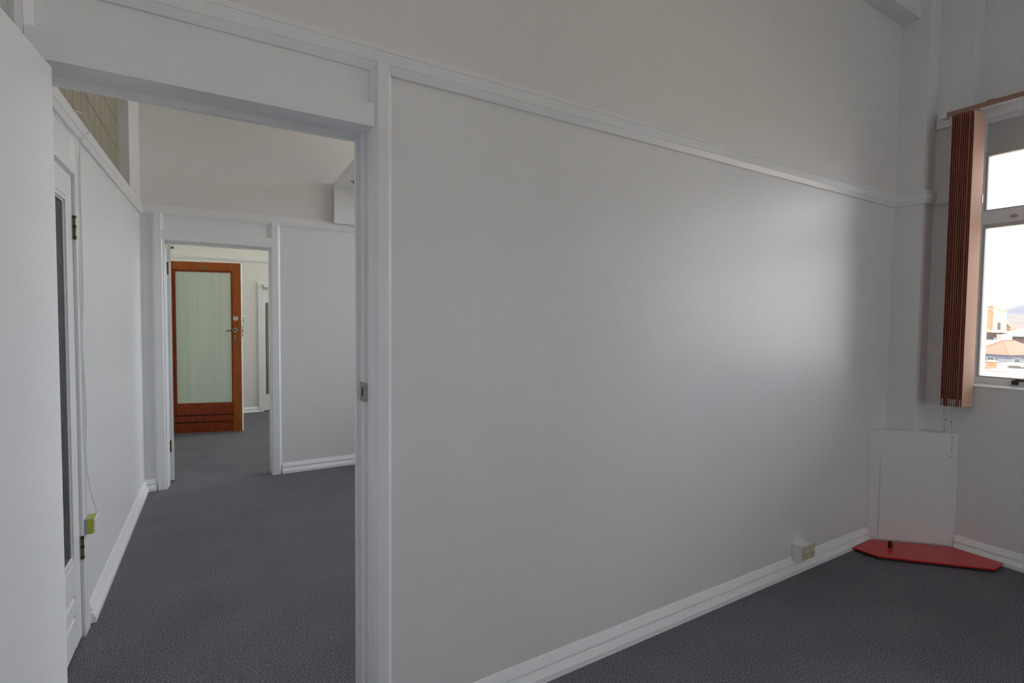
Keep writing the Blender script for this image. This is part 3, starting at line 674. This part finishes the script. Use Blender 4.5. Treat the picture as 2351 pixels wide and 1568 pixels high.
def chain(pts, step=0.0085):
    bm = bm_new(); pts = [Vector(p) for p in pts]
    for a, b in zip(pts[:-1], pts[1:]):
        n = max(2, int((b-a).length/step))
        for i in range(n):
            bmesh.ops.create_icosphere(bm, subdivisions=1, radius=0.0016, matrix=Matrix.Translation(a.lerp(b, i/n)))
    for p in pts[1:]:
        bmesh.ops.create_icosphere(bm, subdivisions=1, radius=0.0036, matrix=Matrix.Translation(p))
    return bm
obj('bead_chain', chain([(3.886, 1.300, 0.925), (3.886, 1.299, 0.875), (3.886, 1.294, 0.767), (3.886, 1.287, 0.84), (3.886, 1.288, 0.925)]), 'bead', bl, 'brown bead chain')
obj('bead_chain', chain([(3.890, 1.270, 0.925), (3.889, 1.262, 0.83), (3.886, 1.254, 0.734), (3.886, 1.254, 0.666), (3.886, 1.258, 0.611)]), 'bead', bl, 'brown bead chain')

# ------------------------------------------------------------------ boxed corner below the pillar, red board
pA = Vector((3.664, 1.590)); pB = Vector((4.012, 1.268))
cb = thing('corner_casing', (3.85, 1.44, 0), 'white boxed-in corner casing with access panel below the pillar', 'casing')
obj('casing_body', prism([(pA.x, pA.y), (pB.x, pB.y), (XW-0.001, pB.y-0.004), (XW-0.001, 1.444), (3.871, 1.444), (3.871, PA-0.001), (pA.x-0.008, PA-0.001)], 'z', 0.0, 0.738), 'wall', cb)
dd = (pB-pA).normalized(); nn = Vector((-dd.y, dd.x)); nn = nn if nn.y < 0 else -nn
MC = Matrix(((dd.x, nn.x, 0, pA.x), (dd.y, nn.y, 0, pA.y), (0, 0, 1, 0), (0, 0, 0, 1)))
Lc = (pB-pA).length
obj('access_panel', B(0.052, 0.430, 0.0002, 0.006, 0.030, 0.556, MC, 0.002), 'wall', cb, 'flat white access panel')
obj('ledge_edge', B(0.0, Lc, -0.010, 0.003, 0.7375, 0.7415, MC), 'trim', cb)
rb = thing('floor_board', (3.7, 1.3, 0), 'red gloss painted board on the carpet in front of the corner casing', 'board')
poly = [(3.428, 1.566), (3.658, 1.578), (3.985, 1.272), (3.975, 1.020), (3.838, 1.020), (3.430, 1.434)]
bm = prism(poly, 'z', 0.015, 0.026); bevel(bm, 0.0025, 2)
obj('board_top', bm, 'red', rb)
obj('board_underside', prism([(3.434, 1.560), (3.655, 1.572), (3.98, 1.268), (3.970, 1.027), (3.842, 1.027), (3.437, 1.437)], 'z', 0.0, 0.0155), 'edge', rb)
bm = bm_new(); cyl(bm, (3.628, 1.452, 0.025), (3.628, 1.452, 0.060), 0.0125, 0.0125, 24, False); cyl(bm, (3.628, 1.452, 0.060), (3.628, 1.452, 0.064), 0.0125, 0.011, 24, False); cyl(bm, (3.628, 1.452, 0.064), (3.628, 1.452, 0.030), 0.009, 0.009, 24, False)
bmesh.ops.create_circle(bm, cap_ends=True, segments=24, radius=0.009, matrix=Matrix.Translation((3.628, 1.452, 0.031)))
cyl(bm, (3.628, 1.452, 0.0639), (3.628, 1.452, 0.064), 0.011, 0.009, 24, False)
obj('pipe_stub', bm, 'redwood', rb, 'dark red hollow pipe stub', True)

# ------------------------------------------------------------------ power outlet
po = thing('power_outlet', (2.86, 1.57, 0.095), 'white mounting box with cream double power outlet on the skirting', 'power outlet')
YP = 1.5335
obj('mounting_box', prism([(YP+0.012, 0.101), (YP+0.012, 0.171), (PA, 0.171), (PA, 0.094), (1.594, 0.094)], 'x', 2.812, 2.917), 'plastic', po)
fp = obj('face_plate', B(2.809, 2.920, YP, YP+0.0125, 0.099, 0.1735, None, 0.002), 'cream', po, 'aged cream face plate')
for x in (2.838, 2.891):
    obj('switch', B(x-0.006, x+0.006, YP-0.006, YP+0.001, 0.148, 0.161, None, 0.002), 'plastic', fp, 'white rocker switch')
    for dx, dz, an in ((-0.007, 0.006, 30), (0.007, 0.006, -30), (0, -0.009, 0)):
        mx = Matrix.Translation((x, YP, 0.122)) @ Matrix.Translation((dx, 0, dz)) @ Matrix.Rotation(R(an), 4, 'Y')
        obj('pin_slot', B(-0.0012, 0.0012, -0.0006, 0.0006, -0.0045, 0.0045, mx), 'slot', fp)

# ------------------------------------------------------------------ the town outside
def F(X, Xr):
    k = X/Xr
    return lambda y, z: (y*k, (z-CAM_H)*k+CAM_H)
GZ = -18.0
struct('ground', B(6, 4000, -2500, 3500, GZ-1, GZ), 'ground', 'pale town ground far below the window', 'ground')
def ridge(x, y0, y1, base, fn, depth, n=70):
    bm = bm_new(); T = []; Fr = []; Bk = []
    for i in range(n+1):
        y = y0+(y1-y0)*i/n; z = fn(y)
        Fr.append(bm.verts.new((x-depth, y, base))); T.append(bm.verts.new((x, y, z))); Bk.append(bm.verts.new((x+depth, y, base)))
    for i in range(n):
        bm.faces.new((Fr[i], Fr[i+1], T[i+1], T[i])); bm.faces.new((T[i], T[i+1], Bk[i+1], Bk[i]))
    return bm
def hill_h(y):
    return 57 + 27*math.exp(-((y-745)/75)**2) + 16*math.exp(-((y-600)/120)**2) + 10*math.sin(y*0.011) + 2.5*math.sin(y*0.07) - 0.03*abs(y-700)
def slope_h(y): return 33+5*math.sin(y*0.013+1)+1.5*math.sin(y*0.06)
hl = struct('hill', ridge(3000, -1500, 2600, GZ, hill_h, 900, 520), 'hill', 'forested hill on the horizon with blue grey haze in its colour', 'hill')
struct('slope', ridge(2000, -900, 1700, GZ, lambda y: slope_h(y), 700, 260), 'hill2', 'dry brown suburban slope below the hill', 'hill')
bm = bm_new(); rh = random.Random(3)
for k in range(260):
    t = rh.uniform(0.1, 0.92); y = rh.uniform(300, 800); x = 2000-700*(1-t); z = GZ+(slope_h(y)-GZ)*t; w = rh.uniform(1.5, 3.5)
    box(bm, x-w, x+w, y-w, y+w, z-2, z+rh.uniform(2, 3.5))
o = obj('suburb_houses', bm, 'pink_ext'); tag(o, 'tiny pale houses scattered over the dry slope below the hill', 'houses', kind='stuff')
for p in hl.data.polygons: p.use_smooth = True

# brick and cream tower
X = 260.0; f = F(X, 45)
tw = thing('tower_building', (X+4, 73, GZ), 'orange brick building with cream rendered front and arched window', 'building')
(yl, z1), (ym, z2), (yr, z3) = f(13.35, 2.72), f(12.64, 2.73), f(12.02, 2.43)
obj('brick_wall', prism([(yl, GZ), (yl, z1-0.5), (ym+2.2, z1-0.3), (ym+1.2, z1-0.75), (ym, z1-1.6), (ym, GZ)], 'x', X+0.3, X+9), 'brick', tw, 'orange brick side wall')
obj('cream_front', prism([(ym, GZ), (ym, z2), (yr, z3), (yr, GZ)], 'x', X, X+1.2), 'render', tw, 'cream rendered front')
obj('parapet_cap', prism([(ym+0.15, z2-0.02), (ym+0.15, z2+0.22), (yr-0.15, z3+0.22), (yr-0.15, z3-0.02)], 'x', X-0.2, X+1), 'cap2', tw)
obj('chimney', B(X+2, X+4, f(13.05, 0)[0], f(12.78, 0)[0], z1-0.6, z1+0.75), 'brick', tw)
obj('white_coping', prism([(ym+1.3, z1-0.62), (ym+1.3, z1-0.35), (ym-0.02, z1-1.35), (ym-0.02, z1-1.62)], 'x', X+0.1, X+1), 'white_ext', tw)
wy0, wy1 = f(12.24, 0)[0], f(12.39, 0)[0]; wz0, wz1 = f(0, 1.21)[1], f(0, 1.66)[1]; cy_ = (wy0+wy1)/2; rw = (wy1-wy0)/2
arch = [(wy0, wz0), (wy0, wz1)]+[(cy_-rw*math.cos(math.pi*i/10), wz1+rw*math.sin(math.pi*i/10)) for i in range(1, 10)]+[(wy1, wz1), (wy1, wz0)]
aw = obj('arched_window', prism(arch, 'x', X-0.12, X+0.1), 'truss', tw, 'timber arched window')
for k in range(2):
    a = wy0+0.08+k*(rw-0.02); obj('pane', B(X-0.16, X-0.11, a, a+rw-0.12, wz0+0.12, wz1-0.1), 'darkglass', aw)

# veranda building under the tower
X = 228.0; f = F(X, 40)
vb = thing('veranda_building', (X, 64, GZ), 'white veranda building with dark open floor below the brick tower', 'building')
(y0, z0), (y1, z1) = f(11.58, 0.48), f(10.62, 1.05)
obj('floor_wall', B(X+2, X+4, y1+1.0, y0+1, GZ, z1), 'shade_ext', vb)
obj('balcony_front', B(X+0.2, X+0.5, y1+1.2, y0+1, GZ, z1-2.4), 'white_ext', vb)
obj('veranda_roof', prism([(y0+1.2, z1+0.75), (y0+1.2, z1+1.0), (y1+1.2, z1+0.45), (y1+1.2, z1+0.15)], 'x', X-0.5, X+4), 'white_ext', vb, 'white veranda roof')
obj('pink_wall', B(X, X+6, f(10.8, 0)[0], f(11.04, 0)[0], GZ, f(0, 0.97)[1]), 'pink_ext', vb)
obj('white_pier', B(X-0.6, X+6, f(10.62, 0)[0], f(10.8, 0)[0], GZ, f(0, 0.98)[1]), 'white_ext', vb)
obj('air_unit', B(X+1.2, X+2, f(11.22, 0)[0], f(11.12, 0)[0], f(0, 0.52)[1], f(0, 0.76)[1]), 'white_ext', vb)

# long white block with dark band
X = 238.0; f = F(X, 42)
wb = thing('long_building', (X, 55, GZ), 'long white low building with a dark shaded band', 'building')
y0, y1 = f(11.17, 0)[0], f(9.6, 0)[0]
obj('dark_band', B(X+0.6, X+3, y1, y0, GZ, f(0, 0.86)[1]), 'shade_ext', wb)
obj('white_parapet', B(X, X+3, y1, y0, f(0, 0.83)[1], f(0, 1.14)[1]), 'white_ext', wb)
obj('roof_box', B(X+1, X+8, f(9.9, 0)[0], f(10.73, 0)[0], f(0, 1.1)[1], f(0, 1.30)[1]), 'white_ext', wb)
obj('sill_band', B(X-0.3, X+1, y1, y0, f(0, 0.83)[1]-0.15, f(0, 0.83)[1]+0.25), 'stone', wb)

# gabled roof building behind
X = 330.0; f = F(X, 55)
gb_ = thing('gabled_building', (X, 84, GZ), 'red roofed building with a timber gable behind the white block', 'building')
(ga, gz), (gt, gtz), (gc, gcz) = f(14.72, 1.33), f(14.53, 1.69), f(14.34, 1.33)
obj('gable_wall', prism([(ga, GZ), (ga, gz), (gt, gtz-0.3), (gc, gcz), (gc, GZ)], 'x', X, X+8), 'truss', gb_, 'timber framed gable')
obj('barge_board', prism([(ga+0.3, gz), (ga+0.3, gz+0.4), (gt, gtz+0.2), (gc-0.3, gcz+0.4), (gc-0.3, gcz), (gt, gtz-0.25)], 'x', X-0.4, X+0.2), 'cap2', gb_)
ra, rz0 = f(14.32, 1.22); rb_, rz1 = f(13.3, 1.6)
bm = bm_new(); q = [bm.verts.new(p) for p in ((X-3, ra, rz0), (X-3, rb_, rz0), (X+5, rb_, rz1), (X+5, ra+1.5, rz1), (X+13, rb_, rz0), (X+13, ra, rz0))]
bm.faces.new((q[0], q[1], q[2], q[3])); bm.faces.new((q[3], q[2], q[4], q[5])); bm.faces.new((q[0], q[3], q[5])); bm.faces.new((q[1], q[4], q[2])); bm.faces.new((q[0], q[5], q[4], q[1]))
obj('red_roof', bm, 'roof2', gb_, 'dull red iron roof')
obj('long_wall', B(X-2.5, X+12, rb_, ra-0.3, GZ, rz0+0.02), 'render', gb_)

# hip roofed house
C0 = Vector((160.0, 41.75, 0)); va = Vector((0.35, 0.937, 0)); vb_ = Vector((0.937, -0.35, 0)); La, Lb = 9.2, 12.5; ze, zr = -5.25, -1.95
hs = thing('hip_roof_house', tuple(C0+(va*La+vb_*Lb)*0.5+Vector((0, 0, GZ))), 'blue grey house with bright orange hipped roof', 'house')
cn = [C0, C0+va*La, C0+va*La+vb_*Lb, C0+vb_*Lb]; r1 = C0+va*(La/2)+vb_*(La/2); r2 = C0+va*(La/2)+vb_*(Lb-La/2)
bm = bm_new(); e = [bm.verts.new((p.x, p.y, ze)) for p in cn]; k1 = bm.verts.new((r1.x, r1.y, zr)); k2 = bm.verts.new((r2.x, r2.y, zr))
bm.faces.new((e[0], e[1], k1)); bm.faces.new((e[0], k1, k2, e[3])); bm.faces.new((e[1], e[2], k2, k1)); bm.faces.new((e[2], e[3], k2)); bm.faces.new(e[::-1])
obj('hipped_roof', bm, 'roof', hs, 'orange iron hipped roof')
bm = bm_new()
for a, b in ((Vector((*cn[0].xy, ze)), Vector((*r1.xy, zr))), (Vector((*r1.xy, zr)), Vector((*r2.xy, zr))), (Vector((*cn[1].xy, ze)), Vector((*r1.xy, zr)))): cyl(bm, a, b, 0.13, seg=8)
obj('ridge_capping', bm, 'roof_ridge', hs)
MH = Matrix(((va.x, vb_.x, 0, C0.x), (va.y, vb_.y, 0, C0.y), (0, 0, 1, 0), (0, 0, 0, 1)))
obj('house_wall', B(0.45, La-0.45, 0.45, Lb-0.45, GZ, ze+0.02, MH), 'slate', hs, 'blue grey clad wall')
obj('stone_wall', B(0.42, 3.0, 0.40, Lb-0.44, GZ, ze-1.0, MH), 'stone', hs)
hw = obj('house_window', boxes([])if False else B(3.3, 5.0, 0.36, 0.5, ze-2.1, ze-0.75, MH), 'white_ext', hs, 'white framed window')
for k in range(2): obj('pane', B(3.45, 4.85, 0.30, 0.37, ze-2.0+k*0.62, ze-1.45+k*0.62, MH), 'darkglass', hw)
hw = obj('house_window', B(0.36, 0.5, 2.0, 3.6, ze-2.2, ze-0.8, MH), 'white_ext', hs)
obj('pane', B(0.30, 0.37, 2.12, 3.48, ze-2.1, ze-0.9, MH), 'darkglass', hw)
obj('veranda_post', B(8.05, 8.2, -0.1, 0.05, GZ, ze, MH), 'white_ext', hs)
obj('veranda_rail', B(8.2, 9.1, -0.08, 0.0, ze-1.3, ze-1.15, MH), 'white_ext', hs)

# near rooftops and chimneys
X = 92.0; f = F(X, 18)
ch = thing('chimney_stack', (X+0.5, f(5.07, 0)[0], GZ), 'orange brick chimney with pale sandstone cap', 'chimney')
a, b = f(5.0, 0)[0], f(5.145, 0)[0]
obj('shaft', B(X, X+1.2, a, b, GZ, f(0, 0.465)[1]), 'brick', ch)
obj('chimney_cap', boxes([(X-0.12, X+1.3, a-0.1, b+0.1, f(0, 0.465)[1], f(0, 0.485)[1]), (X+0.05, X+1.1, a+0.1, b-0.1, f(0, 0.485)[1], f(0, 0.508)[1])]), 'cap2', ch)
X = 84.0; f = F(X, 18)
ch = thing('chimney_stack', (X+0.5, f(4.57, 0)[0], GZ), 'dark brick chimney with broad weathered cap', 'chimney')
a, b = f(4.49, 0)[0], f(4.66, 0)[0]
obj('shaft', B(X, X+1.2, a, b, GZ, f(0, 0.33)[1]), 'brick2', ch)
obj('chimney_cap', prism([(a-0.25, f(0, 0.355)[1]), (a-0.25, f(0, 0.372)[1]), (a, f(0, 0.402)[1]), (b, f(0, 0.402)[1]), (b+0.25, f(0, 0.372)[1]), (b+0.25, f(0, 0.355)[1]), (b+0.03, f(0, 0.325)[1]), (a-0.03, f(0, 0.325)[1])], 'x', X-0.3, X+1.5), 'cap', ch)
obj('neck_band', B(X-0.08, X+1.28, a-0.08, b+0.08, f(0, 0.275)[1], f(0, 0.292)[1]), 'cap', ch)
X = 96.0; f = F(X, 18)
pr = thing('parapet_building', (X+4, f(4.8, 0)[0], GZ), 'white parapet building between the two chimneys', 'building')
obj('parapet', B(X, X+8, f(4.3, 0)[0], f(5.06, 0)[0], GZ, f(0, 0.405)[1]), 'white_ext', pr)
obj('end_wall', B(X-0.4, X+6, f(5.06, 0)[0], f(5.6, 0)[0], GZ, f(0, 0.36)[1]), 'brick', pr)
X = 76.0; f = F(X, 18)
nr = thing('low_roof_building', (X+3, f(4.8, 0)[0], GZ), 'pale flat roofed building just below the window view', 'building')
obj('parapet', prism([(f(4.0, 0)[0], GZ), (f(4.0, 0)[0], f(0, 0.185)[1]), (f(4.62, 0)[0], f(0, 0.175)[1]), (f(4.66, 0)[0], f(0, 0.240)[1]), (f(5.22, 0)[0], f(0, 0.236)[1]), (f(5.22, 0)[0], GZ)][::1], 'x', X, X+6), 'white_ext', nr)
obj('terracotta_trim', B(X-0.1, X+0.3, f(4.68, 0)[0], f(5.18, 0)[0], f(0, 0.221)[1], f(0, 0.228)[1]), 'roof_ridge', nr)
